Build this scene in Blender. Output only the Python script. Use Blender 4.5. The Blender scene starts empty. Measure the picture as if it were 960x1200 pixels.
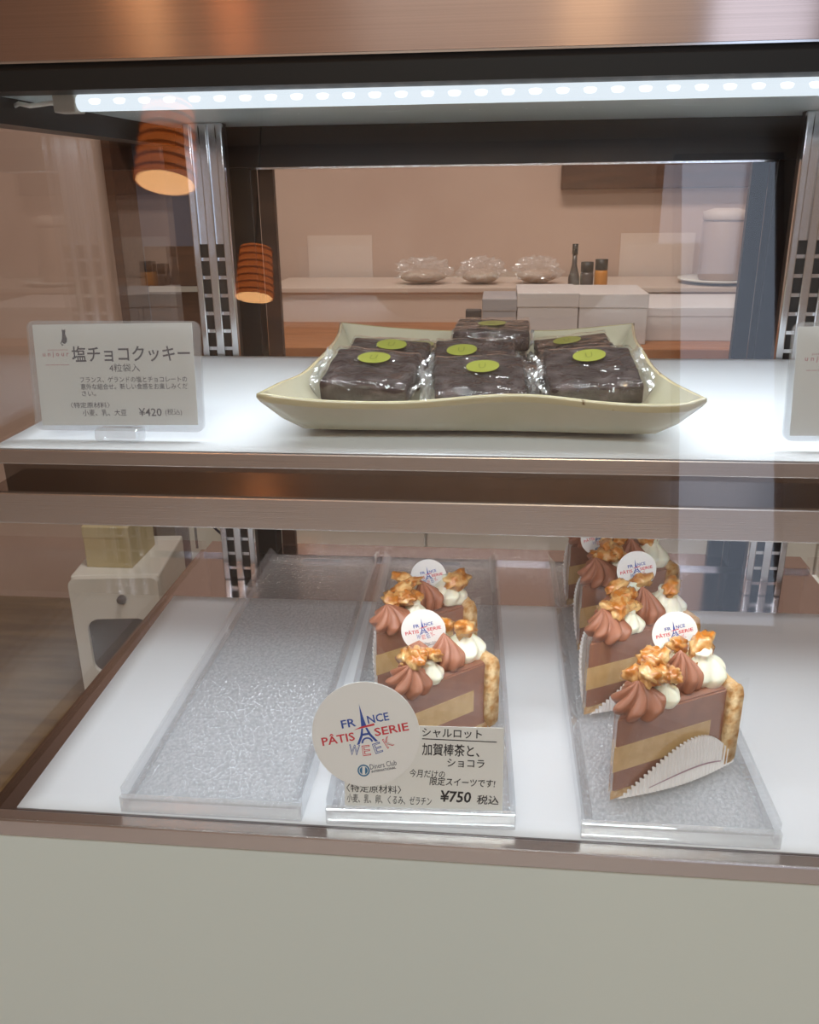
import bpy, bmesh, math, random
from mathutils import Vector, Matrix, noise, Euler

random.seed(7)
S = bpy.context.scene
COL = S.collection
PI = math.pi

# ------------------------------------------------------------------ camera
def make_camera():
    f, pos, yaw, pitch, roll = 1023.14, (0.0158, -0.4305, 0.3807), 0.1029, 0.355, -0.0128
    cy, sy, cp, sp = math.cos(yaw), math.sin(yaw), math.cos(pitch), math.sin(pitch)
    fwd = Vector((-sy * cp, cy * cp, -sp)); right = Vector((cy, sy, 0)); up = right.cross(fwd)
    r2 = right * math.cos(roll) + up * math.sin(roll)
    u2 = -right * math.sin(roll) + up * math.cos(roll)
    cd = bpy.data.cameras.new('camera'); co = bpy.data.objects.new('camera', cd); COL.objects.link(co)
    cd.sensor_fit = 'HORIZONTAL'; cd.sensor_width = 36.0; cd.lens = f / 960 * 36.0
    cd.clip_start = 0.01
    m = Matrix((( r2.x, u2.x, -fwd.x, pos[0]), (r2.y, u2.y, -fwd.y, pos[1]), (r2.z, u2.z, -fwd.z, pos[2]), (0, 0, 0, 1)))
    co.matrix_world = m
    S.camera = co
make_camera()

# ------------------------------------------------------------------ world, exposure
S.view_settings.view_transform = 'Standard'; S.view_settings.look = 'None'
S.view_settings.gamma = 1.0; S.view_settings.exposure = 0.0
S.view_settings.use_curve_mapping = False
S.cycles.transparent_max_bounces = 40
S.cycles.max_bounces = 10
w = bpy.data.worlds.new('world'); S.world = w; w.use_nodes = True
w.node_tree.nodes['Background'].inputs[0].default_value = (0.9, 0.8, 0.7, 1)
w.node_tree.nodes['Background'].inputs[1].default_value = 0.05

def srgb(r, g, b):
    def c(v):
        v /= 255.0
        return v / 12.92 if v <= 0.04045 else ((v + 0.055) / 1.055) ** 2.4
    return (c(r), c(g), c(b), 1.0)

def area_light(name, loc, rot, sx, sy, power, color, parent=None, spread=PI):
    l = bpy.data.lights.new(name, 'AREA'); l.shape = 'RECTANGLE'; l.size = sx; l.size_y = sy
    l.energy = power; l.color = color; l.spread = spread
    o = bpy.data.objects.new(name, l); COL.objects.link(o); o.location = loc; o.rotation_euler = rot
    if parent: o.parent = parent
    return o

# added fill lights, no lamp seen: one brightens the case front, one the kitchen
FLOOR_Z = -0.95
CEIL_Z = 2.05
area_light('front_fill_light', (0.1, -1.85, CEIL_Z - 0.03), (0, 0, 0), 1.1, 0.5, 35, (0.84, 0.98, 1.0))
area_light('kitchen_fill_light', (0.0, 1.0, CEIL_Z - 0.03), (0, 0, 0), 1.2, 0.4, 33, (1.0, 0.95, 0.90))

# ------------------------------------------------------------------ materials
MATS = {}
def nmat(name):
    m = bpy.data.materials.new(name); m.use_nodes = True
    nt = m.node_tree; nt.nodes.clear()
    out = nt.nodes.new('ShaderNodeOutputMaterial')
    MATS[name] = m
    return m, nt, out

def pbr(name, col, rough=0.5, metal=0.0, spec=0.5, col2=None, nscale=20, ndetail=4, stretch=None, bump=0.0, bscale=None,
        bdist=0.001, sss=0.0, emit=None, estr=0.0, coat=0.0, lo=0.35, hi=0.65):
    m, nt, out = nmat(name)
    b = nt.nodes.new('ShaderNodeBsdfPrincipled'); nt.links.new(b.outputs[0], out.inputs[0])
    b.inputs['Base Color'].default_value = col; b.inputs['Roughness'].default_value = rough
    b.inputs['Metallic'].default_value = metal; b.inputs['Specular IOR Level'].default_value = spec
    if sss:
        b.inputs['Subsurface Weight'].default_value = sss; b.inputs['Subsurface Radius'].default_value = (0.004, 0.003, 0.002)
        b.inputs['Subsurface Scale'].default_value = 1.0
    if coat: b.inputs['Coat Weight'].default_value = coat; b.inputs['Coat Roughness'].default_value = 0.08
    if emit: b.inputs['Emission Color'].default_value = emit; b.inputs['Emission Strength'].default_value = estr
    tc = nt.nodes.new('ShaderNodeTexCoord'); mp = nt.nodes.new('ShaderNodeMapping')
    nt.links.new(tc.outputs['Object'], mp.inputs[0])
    if stretch: mp.inputs['Scale'].default_value = stretch
    if col2:
        n = nt.nodes.new('ShaderNodeTexNoise'); n.inputs['Scale'].default_value = nscale; n.inputs['Detail'].default_value = ndetail
        nt.links.new(mp.outputs[0], n.inputs[0])
        r = nt.nodes.new('ShaderNodeValToRGB'); r.color_ramp.elements[0].position = lo; r.color_ramp.elements[1].position = hi
        r.color_ramp.elements[0].color = col; r.color_ramp.elements[1].color = col2
        nt.links.new(n.outputs[0], r.inputs[0]); nt.links.new(r.outputs[0], b.inputs['Base Color'])
    if bump:
        n2 = nt.nodes.new('ShaderNodeTexNoise'); n2.inputs['Scale'].default_value = bscale or nscale; n2.inputs['Detail'].default_value = 3
        nt.links.new(mp.outputs[0], n2.inputs[0])
        bp = nt.nodes.new('ShaderNodeBump'); bp.inputs['Strength'].default_value = bump; bp.inputs['Distance'].default_value = bdist
        nt.links.new(n2.outputs[0], bp.inputs['Height']); nt.links.new(bp.outputs[0], b.inputs['Normal'])
    return m

def emis(name, col, strength):
    m, nt, out = nmat(name)
    e = nt.nodes.new('ShaderNodeEmission'); e.inputs[0].default_value = col; e.inputs[1].default_value = strength
    nt.links.new(e.outputs[0], out.inputs[0]); return m

def clear(name, tint=(1, 1, 1, 1), base=0.04, top=0.96, rough=0.0, haze=0.0, hazecol=(1, 1, 1, 1), bump=0.0, bscale=400, bdist=0.001, stretch=None, vor=False):
    """thin clear sheet: transparent + Fresnel gloss (+ a little milky diffuse)"""
    m, nt, out = nmat(name)
    tr = nt.nodes.new('ShaderNodeBsdfTransparent'); tr.inputs[0].default_value = tint
    gl = nt.nodes.new('ShaderNodeBsdfGlossy'); gl.inputs['Roughness'].default_value = rough; gl.inputs[0].default_value = (1, 1, 1, 1)
    lw = nt.nodes.new('ShaderNodeLayerWeight'); lw.inputs[0].default_value = 0.5
    pw = nt.nodes.new('ShaderNodeMath'); pw.operation = 'POWER'; pw.inputs[1].default_value = 5.0
    ma = nt.nodes.new('ShaderNodeMath'); ma.operation = 'MULTIPLY_ADD'; ma.inputs[1].default_value = top; ma.inputs[2].default_value = base
    nt.links.new(lw.outputs['Facing'], pw.inputs[0]); nt.links.new(pw.outputs[0], ma.inputs[0])
    mx = nt.nodes.new('ShaderNodeMixShader'); nt.links.new(ma.outputs[0], mx.inputs[0])
    body = tr
    df = None
    if haze:
        df = nt.nodes.new('ShaderNodeBsdfDiffuse'); df.inputs[0].default_value = hazecol
        m2 = nt.nodes.new('ShaderNodeMixShader'); m2.inputs[0].default_value = haze
        nt.links.new(tr.outputs[0], m2.inputs[1]); nt.links.new(df.outputs[0], m2.inputs[2]); body = m2
    nt.links.new(body.outputs[0], mx.inputs[1]); nt.links.new(gl.outputs[0], mx.inputs[2])
    nt.links.new(mx.outputs[0], out.inputs[0])
    if bump:
        tc = nt.nodes.new('ShaderNodeTexCoord'); mp = nt.nodes.new('ShaderNodeMapping'); nt.links.new(tc.outputs['Object'], mp.inputs[0])
        if stretch: mp.inputs['Scale'].default_value = stretch
        if vor:
            n = nt.nodes.new('ShaderNodeTexVoronoi'); n.feature = 'SMOOTH_F1'; n.inputs['Scale'].default_value = bscale
            n.inputs['Smoothness'].default_value = 0.4
        else:
            n = nt.nodes.new('ShaderNodeTexNoise'); n.inputs['Scale'].default_value = bscale; n.inputs['Detail'].default_value = 2
            if 'Distortion' in n.inputs: n.inputs['Distortion'].default_value = 0.6
        nt.links.new(mp.outputs[0], n.inputs['Vector'])
        bp = nt.nodes.new('ShaderNodeBump'); bp.inputs['Strength'].default_value = bump; bp.inputs['Distance'].default_value = bdist
        nt.links.new(n.outputs[0], bp.inputs['Height'])
        nt.links.new(bp.outputs[0], gl.inputs['Normal'])
        if df: nt.links.new(bp.outputs[0], df.inputs['Normal'])
    return m

pbr('steel', (0.80, 0.76, 0.74, 1), rough=0.24, metal=1, stretch=(6, 500, 1800), bump=0.12, bscale=1.0, bdist=0.0004)
def brushed(name, col, rough, aniso, rotn):
    m = pbr(name, col, rough=rough, metal=1, stretch=(6, 500, 1800), col2=(col[0] * 0.90, col[1] * 0.90, col[2] * 0.90, 1), nscale=1.0)
    nt = m.node_tree; b = [n for n in nt.nodes if n.type == 'BSDF_PRINCIPLED'][0]
    b.inputs['Anisotropic'].default_value = aniso; b.inputs['Anisotropic Rotation'].default_value = rotn
    t = nt.nodes.new('ShaderNodeTangent'); t.direction_type = 'RADIAL'; t.axis = 'Z'
    nt.links.new(t.outputs[0], b.inputs['Tangent'])
    return m
brushed('canopy_steel', (0.66, 0.50, 0.44, 1), 0.165, 1.0, 0.25)
pbr('deck_steel', (0.48, 0.45, 0.46, 1), rough=0.16, metal=1)
pbr('ledge_steel', (0.30, 0.25, 0.22, 1), rough=0.12, metal=1)
pbr('chrome', (0.75, 0.76, 0.78, 1), rough=0.14, metal=1)
pbr('black', (0.004, 0.004, 0.0045, 1), rough=0.45)
pbr('dark_frame', (0.010, 0.010, 0.011, 1), rough=0.35)
pbr('case_roof', srgb(205, 216, 218), rough=0.3, metal=0.0, spec=0.6)
pbr('white_panel', srgb(228, 236, 230), rough=0.4)
pbr('paper_white', srgb(236, 238, 242), rough=0.8, bump=0.1, bscale=8, bdist=0.002)
pbr('card_paper', srgb(238, 236, 230), rough=0.75)
pbr('disc_paper', srgb(244, 242, 238), rough=0.6)
pbr('ceramic', srgb(204, 197, 174), rough=0.22, col2=srgb(190, 183, 152), nscale=14, bump=0.12, bscale=60, bdist=0.001, coat=0.4, lo=0.3, hi=0.75)
pbr('ceramic_rim', srgb(196, 184, 146), rough=0.2, col2=srgb(110, 78, 44), nscale=90, lo=0.66, hi=0.72, coat=0.5)
pbr('ceramic_foot', srgb(150, 96, 60), rough=0.6)
pbr('brownie', srgb(40, 25, 23), rough=0.65, spec=0.2, col2=srgb(88, 74, 72), nscale=70, ndetail=9, lo=0.50, hi=0.72, bump=0.5, bscale=160, bdist=0.0012)
pbr('brownie_side', srgb(58, 33, 26), rough=0.45, bump=0.8, bscale=120, bdist=0.0016)
pbr('sticker', srgb(132, 134, 52), rough=0.35)
pbr('sticker_print', srgb(104, 106, 34), rough=0.3)
pbr('mousse', srgb(168, 110, 80), rough=0.45, col2=srgb(150, 96, 72), nscale=60, sss=0.15)
pbr('cream_layer', srgb(226, 190, 130), rough=0.55, col2=srgb(212, 172, 112), nscale=90, sss=0.15, bump=0.15, bscale=300, bdist=0.0006)
pbr('biscuit', srgb(196, 140, 78), rough=0.8, col2=srgb(234, 204, 156), nscale=160, ndetail=6, bump=0.9, bscale=240, bdist=0.002)
pbr('choc_cream', srgb(178, 120, 94), rough=0.42, col2=srgb(162, 104, 78), nscale=50, sss=0.12)
pbr('white_cream', srgb(248, 244, 222), rough=0.38, sss=0.25)
pbr('walnut', srgb(196, 118, 40), rough=0.28, col2=srgb(238, 196, 132), nscale=90, ndetail=5, bump=0.6, bscale=160, bdist=0.002, coat=0.5, lo=0.42, hi=0.62)
pbr('doily', srgb(244, 240, 238), rough=0.8)
pbr('doily_line', srgb(178, 150, 158), rough=0.8)
pbr('ink_black', srgb(26, 26, 32), rough=0.6)
pbr('ink_navy', srgb(30, 36, 66), rough=0.6)
pbr('ink_blue', srgb(46, 82, 168), rough=0.6)
pbr('ink_red', srgb(214, 58, 70), rough=0.6)
pbr('ink_pink', srgb(206, 140, 146), rough=0.6)
pbr('ink_teal', srgb(52, 118, 160), rough=0.6)
pbr('wall_beige', srgb(206, 178, 162), rough=0.85, col2=srgb(196, 166, 150), nscale=2)
pbr('wall_brown', srgb(190, 172, 162), rough=0.8, col2=srgb(166, 146, 134), nscale=3)
pbr('floor_wood', srgb(134, 108, 70), rough=0.4, col2=srgb(104, 80, 48), nscale=3, stretch=(1, 8, 1))
pbr('floor_tile', srgb(188, 178, 176), rough=0.5, col2=srgb(172, 160, 158), nscale=5)
pbr('wood_orange', srgb(176, 116, 70), rough=0.45, col2=srgb(150, 92, 52), nscale=6, stretch=(1, 6, 6))
pbr('wood_dark', srgb(92, 58, 40), rough=0.5, col2=srgb(72, 44, 30), nscale=8, stretch=(1, 6, 6))
pbr('ceiling_white', srgb(214, 204, 190), rough=0.9)
pbr('grey_card', srgb(168, 162, 164), rough=0.7)
pbr('pale_card', srgb(212, 204, 202), rough=0.7)
pbr('door_blue', srgb(92, 92, 108), rough=0.5)
pbr('plastic_white', srgb(232, 230, 222), rough=0.35)
pbr('plastic_cream', srgb(198, 182, 140), rough=0.5)
pbr('cardboard', srgb(150, 112, 78), rough=0.85)
pbr('machine_dark', srgb(74, 66, 66), rough=0.3)
pbr('post_violet', srgb(70, 62, 84), rough=0.4)
pbr('orange_label', srgb(206, 132, 44), rough=0.5)
pbr('notice_paper', srgb(222, 200, 186), rough=0.8)
pbr('riser_beige', srgb(206, 186, 172), rough=0.6)
pbr('canister_beige', srgb(178, 150, 132), rough=0.5)
pbr('bread', srgb(190, 164, 146), rough=0.7)
pbr('grey_plastic', srgb(172, 166, 156), rough=0.5)
emis('led_body', (0.82, 0.92, 1.0, 1), 1.0)
emis('led_chip', (0.96, 0.99, 1.0, 1), 1.35)
emis('lamp_disc', (1.0, 0.50, 0.20, 1), 10.0)
pbr('lamp_shade', srgb(206, 110, 46), rough=0.6, emit=(1.0, 0.24, 0.045, 1), estr=2.2)
pbr('lamp_rib', srgb(140, 70, 30), rough=0.6, emit=(1.0, 0.2, 0.03, 1), estr=0.9)
emis('daylight', (0.70, 0.80, 1.0, 1), 1.7)
clear('glass', base=0.035)
clear('door_glass', base=0.04, tint=(0.96, 0.95, 0.94, 1))
clear('acrylic', base=0.08, rough=0.03, haze=0.08, hazecol=(0.96, 0.98, 1, 1), tint=(0.96, 0.97, 0.98, 1))
clear('acrylic_edge', base=0.12, rough=0.05, haze=0.28, hazecol=(0.92, 0.96, 1, 1))
clear('acrylic_pebble', base=0.09, rough=0.16, haze=0.12, hazecol=(1, 1, 1, 1), tint=(1, 1, 1, 1), bump=1.0, bscale=400, bdist=0.003, stretch=(1, 0.75, 1), vor=True)
def pebble_tint():
    # embossed acrylic: light and dark mottling of its refraction is painted into the tint
    nt = MATS['acrylic_pebble'].node_tree
    n = [x for x in nt.nodes if x.type == 'TEX_VORONOI'][0]; tr = [x for x in nt.nodes if x.type == 'BSDF_TRANSPARENT'][0]
    r = nt.nodes.new('ShaderNodeValToRGB'); r.color_ramp.elements[0].position = 0.25; r.color_ramp.elements[1].position = 0.60
    r.color_ramp.elements[0].color = (1, 1, 1, 1); r.color_ramp.elements[1].color = (0.89, 0.90, 0.91, 1)
    nt.links.new(n.outputs[0], r.inputs[0]); nt.links.new(r.outputs[0], tr.inputs[0])
pebble_tint()
clear('film', base=0.07, rough=0.03, haze=0.04)
clear('seal_film', base=0.14, rough=0.12, haze=0.10)
clear('wrap', base=0.06, rough=0.05, haze=0.008, bump=1.0, bscale=70, bdist=0.006)
clear('bag_film', base=0.12, rough=0.12, haze=0.12, bump=1.0, bscale=30, bdist=0.02)

def M(n): return MATS[n]

# ------------------------------------------------------------------ helpers
def tag(o, label=None, cat=None, group=None, kind=None):
    if label: o['label'] = label
    if cat: o['category'] = cat
    if group: o['group'] = group
    if kind: o['kind'] = kind
    return o

def empty(name, loc=(0, 0, 0), rot=(0, 0, 0), label=None, cat=None, group=None):
    o = bpy.data.objects.new(name, None); COL.objects.link(o); o.empty_display_size = 0.02
    o.location = loc; o.rotation_euler = rot
    return tag(o, label, cat, group)

def link(name, me, mat, parent=None, loc=(0, 0, 0), rot=(0, 0, 0), smooth=False):
    o = bpy.data.objects.new(name, me); COL.objects.link(o)
    if mat is not None and not me.materials: me.materials.append(M(mat))
    o.location = loc; o.rotation_euler = rot
    if parent: o.parent = parent
    if smooth:
        for p in me.polygons: p.use_smooth = True
    return o

def mesh(name, v, f, mat, parent=None, loc=(0, 0, 0), rot=(0, 0, 0), smooth=False):
    me = bpy.data.meshes.new(name); me.from_pydata([tuple(x) for x in v], [], f); me.update()
    return link(name, me, mat, parent, loc, rot, smooth)

def bm_mesh(bm, name):
    bmesh.ops.recalc_face_normals(bm, faces=bm.faces)
    me = bpy.data.meshes.new(name); bm.to_mesh(me); bm.free(); return me

def bm_box(bm, x0, x1, y0, y1, z0, z1, bev=0.0, seg=2):
    r = bmesh.ops.create_cube(bm, size=1.0)
    vs = r['verts']
    bmesh.ops.scale(bm, vec=(x1 - x0, y1 - y0, z1 - z0), verts=vs)
    bmesh.ops.translate(bm, vec=((x0 + x1) / 2, (y0 + y1) / 2, (z0 + z1) / 2), verts=vs)
    if bev:
        es = list({e for v in vs for e in v.link_edges})
        bmesh.ops.bevel(bm, geom=es, offset=bev, segments=seg, affect='EDGES', profile=0.5)

def box(name, x0, x1, y0, y1, z0, z1, mat, parent=None, bev=0.0, seg=2, loc=(0, 0, 0), rot=(0, 0, 0)):
    bm = bmesh.new(); bm_box(bm, x0, x1, y0, y1, z0, z1, bev, seg)
    o = link(name, bm_mesh(bm, name), mat, parent, loc, rot)
    return o

def boxes(name, lst, mat, parent=None, bev=0.0, loc=(0, 0, 0), rot=(0, 0, 0)):
    bm = bmesh.new()
    for b in lst: bm_box(bm, *b, bev, 1)
    return link(name, bm_mesh(bm, name), mat, parent, loc, rot)

def lathe(name, prof, mat, parent=None, n=32, loc=(0, 0, 0), rot=(0, 0, 0), smooth=True):
    v, f = [], []
    for r, z in prof:
        for k in range(n):
            a = 2 * PI * k / n; v.append((r * math.cos(a), r * math.sin(a), z))
    for i in range(len(prof) - 1):
        for k in range(n):
            f.append((i * n + k, i * n + (k + 1) % n, (i + 1) * n + (k + 1) % n, (i + 1) * n + k))
    f.append(tuple(range(n - 1, -1, -1))); f.append(tuple((len(prof) - 1) * n + k for k in range(n)))
    return mesh(name, v, f, mat, parent, loc, rot, smooth)

def tube(name, pts, r, mat, parent=None, n=8, loc=(0, 0, 0), rot=(0, 0, 0)):
    pts = [Vector(p) for p in pts]; v, f = [], []
    for i, p in enumerate(pts):
        t = (pts[min(i + 1, len(pts) - 1)] - pts[max(i - 1, 0)]).normalized()
        a = t.orthogonal().normalized() if i == 0 else (pa - t * pa.dot(t)).normalized()
        pa = a; b = t.cross(a)
        for k in range(n):
            th = 2 * PI * k / n; v.append(p + (a * math.cos(th) + b * math.sin(th)) * r)
    for i in range(len(pts) - 1):
        for k in range(n):
            f.append((i * n + k, i * n + (k + 1) % n, (i + 1) * n + (k + 1) % n, (i + 1) * n + k))
    f.append(tuple(range(n - 1, -1, -1))); f.append(tuple((len(pts) - 1) * n + k for k in range(n)))
    return mesh(name, v, f, mat, parent, loc, rot, True)

def eval_curve(c, name):
    o = bpy.data.objects.new('tmp', c); COL.objects.link(o)
    dg = bpy.context.evaluated_depsgraph_get(); dg.update()
    me = bpy.data.meshes.new_from_object(o.evaluated_get(dg)); me.name = name
    bpy.data.objects.remove(o); bpy.data.curves.remove(c)
    me.materials.clear()
    return me

def outline_mesh(loops, z0, z1, name):
    """flat shape with holes, extruded between z0 and z1"""
    c = bpy.data.curves.new('tmp', 'CURVE'); c.dimensions = '2D'; c.fill_mode = 'BOTH'; c.extrude = (z1 - z0) / 2
    for lp in loops:
        s = c.splines.new('POLY'); s.points.add(len(lp) - 1); s.use_cyclic_u = True
        for p, q in zip(s.points, lp): p.co = (q[0], q[1], 0, 1)
    me = eval_curve(c, name)
    for v in me.vertices: v.co.z += (z0 + z1) / 2
    return me

def rrect(x0, x1, y0, y1, r, n=6):
    out = []
    for cx, cy, a in ((x1 - r, y1 - r, 0), (x0 + r, y1 - r, PI / 2), (x0 + r, y0 + r, PI), (x1 - r, y0 + r, 1.5 * PI)):
        for k in range(n + 1):
            t = a + PI / 2 * k / n; out.append((cx + r * math.cos(t), cy + r * math.sin(t)))
    return out

def circle(cx, cy, r, n=48): return [(cx + r * math.cos(2 * PI * k / n), cy + r * math.sin(2 * PI * k / n)) for k in range(n)]

def text_mesh(body, x0, x1, y0, y1, z=0.0, bold=0.0, rot=0.0, shear=0.0, res=2):
    """lettering fitted into a box; rot turns it about the box centre"""
    c = bpy.data.curves.new('tmp', 'FONT'); c.body = body; c.resolution_u = res; c.offset = bold; c.shear = shear
    me = eval_curve(c, 'lettering')
    xs = [v.co.x for v in me.vertices]; ys = [v.co.y for v in me.vertices]
    a, b, p, q = min(xs), max(xs), min(ys), max(ys)
    cx, cy = (x0 + x1) / 2, (y0 + y1) / 2
    cr, sr = math.cos(rot), math.sin(rot)
    for v in me.vertices:
        x = (v.co.x - a) / (b - a) * (x1 - x0) + x0 - cx; y = (v.co.y - p) / (q - p) * (y1 - y0) + y0 - cy
        v.co = (cx + x * cr - y * sr, cy + x * sr + y * cr, z)
    return me

def text(parent, body, x0, x1, y0, y1, mat, z=0.0002, **k):
    return link('lettering', text_mesh(body, x0, x1, y0, y1, z, **k), mat, parent)

def copy_tree(o, parent=None):
    c = o.copy(); COL.objects.link(c); c.parent = parent
    for ch in [x for x in CHILD(o)]: copy_tree(ch, c)
    return c
def CHILD(o): return [x for x in S.objects if x.parent == o]

# ================================================================== SETTING
def struct(name, *a, **k):
    o = box(name, *a, **k); o['kind'] = 'structure'; return o
struct('floor', -3.2, 3.2, 0.0, 2.4, FLOOR_Z - 0.1, FLOOR_Z, 'floor_wood')
struct('floor', -3.2, 3.2, -3.2, 0.0, FLOOR_Z - 0.1, FLOOR_Z, 'floor_tile')
struct('ceiling', -3.2, 3.2, -3.2, 2.4, CEIL_Z, CEIL_Z + 0.1, 'ceiling_white')
struct('wall_left', -3.3, -3.2, -3.2, 2.4, FLOOR_Z, CEIL_Z, 'wall_brown')
struct('wall_right', 3.2, 3.3, -3.2, 2.4, FLOOR_Z, CEIL_Z, 'wall_brown')
struct('wall_front', -3.2, 3.2, -3.3, -3.2, FLOOR_Z, CEIL_Z, 'wall_brown')
wb = struct('wall_back', -0.78, 3.2, 2.2, 2.4, FLOOR_Z, CEIL_Z, 'wall_beige')
wb2 = struct('wall_back', -3.2, -1.10, 2.2, 2.4, FLOOR_Z, CEIL_Z, 'wall_beige')
wb3 = struct('wall_back', -1.10, -0.78, 2.2, 2.4, 0.545, CEIL_Z, 'wall_beige')
# doorway to a dim passage
d = empty('door_1', (0, 0, 0)); d['kind'] = 'structure'
box('door_leaf', -1.10, -0.78, 2.33, 2.38, FLOOR_Z, 0.545, 'door_blue', d)
boxes('door_frame', [(-1.125, -1.10, 2.17, 2.38, FLOOR_Z, 0.56), (-0.78, -0.765, 2.17, 2.38, FLOOR_Z, 0.56)], 'wood_dark', d)
box('kick_plate', -1.09, -0.79, 2.315, 2.33, -0.20, 0.22, 'wood_dark', d)
box('push_bar', -1.08, -0.80, 2.29, 2.31, 0.085, 0.10, 'grey_plastic', d)
# daylight window on the customer side
wn = empty('window_1', (0, 0, 0)); wn['kind'] = 'structure'
box('pane', 0.78, 1.17, -3.192, -3.186, -0.03, 1.93, 'daylight', wn)
boxes('window_frame', [(0.75, 0.78, -3.2, -3.16, -0.06, 1.96), (1.17, 1.20, -3.2, -3.16, -0.06, 1.96), (0.75, 1.20, -3.2, -3.16, -0.06, -0.03), (0.75, 1.20, -3.2, -3.16, 1.93, 1.96)], 'wood_dark', wn)

# ================================================================== DISPLAY CASE
GL, GR = -0.305, 0.345          # side glass
DB = 0.45                       # rear door plane
TAN = math.tan(math.radians(12.0))
def gy(z): return 0.004 + z * TAN
CT = 0.4365                     # case ceiling
case = empty('display_case', (0, 0, -0.95), label='steel framed glass pastry display case on a white base', cat='display case')
Z0 = 0.95
def cbox(name, x0, x1, y0, y1, z0, z1, mat, parent=None, **k):
    return box(name, x0, x1, y0, y1, z0 + (0 if parent else Z0), z1 + (0 if parent else Z0), mat, parent or case, **k)
def cboxes(name, lst, mat, **k): return boxes(name, [(a, b, c, d, e + Z0, f + Z0) for a, b, c, d, e, f in lst], mat, case, **k)
cbox('base_body', GL - 0.0085, 0.36, 0.014, 0.46, -0.95, -0.0125, 'white_panel')
cbox('base_panel', -0.355, 0.41, 0.006, 0.0145, -0.95, -0.0125, 'white_panel')
cbox('deck', GL, GR, 0.0127, 0.452, -0.012, 0.0, 'deck_steel')
cbox('front_trim', -0.355, 0.41, 0.002, 0.0125, -0.0125, 0.0005, 'steel', bev=0.0012)
cbox('side_trim', GL - 0.0085, GL - 0.0002, 0.002, 0.455, -0.0125, -0.0005, 'ledge_steel')
# front glass leaning back
def glass_front():
    z1 = 0.437; t = 0.005
    v = []
    for x in (GL - 0.006, GR + 0.006):
        v += [(x, gy(0) - t, Z0 + 0.0), (x, gy(0), Z0 + 0.0), (x, gy(z1), Z0 + z1), (x, gy(z1) - t, Z0 + z1)]
    f = [(0, 1, 2, 3), (7, 6, 5, 4), (0, 4, 5, 1), (1, 5, 6, 2), (2, 6, 7, 3), (3, 7, 4, 0)]
    return mesh('front_glass', v, f, 'glass', case)
glass_front()
def side_glass(x0, x1, name):
    v = []
    for x in (x0, x1):
        v += [(x, gy(0) + 0.001, Z0), (x, DB, Z0), (x, DB, Z0 + 0.436), (x, gy(0.436) + 0.001, Z0 + 0.436)]
    f = [(0, 3, 2, 1), (4, 5, 6, 7), (0, 1, 5, 4), (1, 2, 6, 5), (2, 3, 7, 6), (3, 0, 4, 7)]
    mesh(name, v, f, 'glass', case)
side_glass(GL - 0.006, GL, 'side_glass'); side_glass(GR, GR + 0.006, 'side_glass')
# canopy
cbox('canopy', -0.36, 0.40, 0.083, 0.50, 0.4490, 0.60, 'canopy_steel')
cbox('canopy_lip', -0.36, 0.40, 0.084, 0.0865, 0.4478, 0.4492, 'chrome')
cbox('header', -0.33, 0.37, 0.0875, 0.112, 0.4345, 0.4490, 'black')
cbox('roof_panel', GL + 0.01, GR - 0.01, 0.112, DB + 0.01, CT, CT + 0.012, 'case_roof')
cboxes('side_rail', [(GL - 0.008, GL + 0.014, 0.105, DB, 0.421, 0.4365)], 'dark_frame')
cboxes('side_rail', [(GR - 0.014, GR + 0.008, 0.105, DB, 0.421, 0.4365)], 'dark_frame')
# LED light under the header
led = empty('led_light', (0, 0, Z0)); led.parent = case
LX0, LX1, LY = -0.240, 0.33, 0.13
v, f = [], []
n = 12
for x in (LX0, LX1):
    for k in range(n):
        a = 2 * PI * k / n; v.append((x, LY + 0.006 * math.cos(a), 0.4315 + 0.0048 * math.sin(a)))
for k in range(n): f.append((k, (k + 1) % n, n + (k + 1) % n, n + k))
f += [tuple(range(n - 1, -1, -1)), tuple(range(n, 2 * n))]
mesh('diffuser_tube', v, f, 'led_body', led, smooth=True)
bm = bmesh.new(); bmesh.ops.create_uvsphere(bm, u_segments=10, v_segments=6, radius=1)
chip_me = bm_mesh(bm, 'led_chip'); chip_me.materials.append(M('led_chip'))
for k in range(37):
    o = link('led_chip', chip_me, None, led, (LX0 + 0.012 + k * 0.0154, LY - 0.0052, 0.4318)); o.scale = (0.0046, 0.0014, 0.0019)
cbox('end_cap', LX0 - 0.014, LX0, LY - 0.007, LY + 0.007, 0.426, 0.4365, 'grey_plastic', led, bev=0.001)
cbox('end_cap', LX1, LX1 + 0.012, LY - 0.007, LY + 0.007, 0.426, 0.4365, 'grey_plastic', led, bev=0.001)
cable = tube('cable', [(LX0 - 0.012, LY, 0.432), (LX0 - 0.022, LY + 0.01, 0.433), (LX0 - 0.034, LY + 0.004, 0.431), (LX0 - 0.044, LY + 0.01, 0.433), (GL + 0.004, LY + 0.03, 0.432)], 0.0014, 'plastic_white', led)
area_light('led_lamp', (0.045, LY, 0.4262), (0, 0, 0), 0.56, 0.009, 1.0, (0.86, 0.94, 1.0), led)
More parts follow.
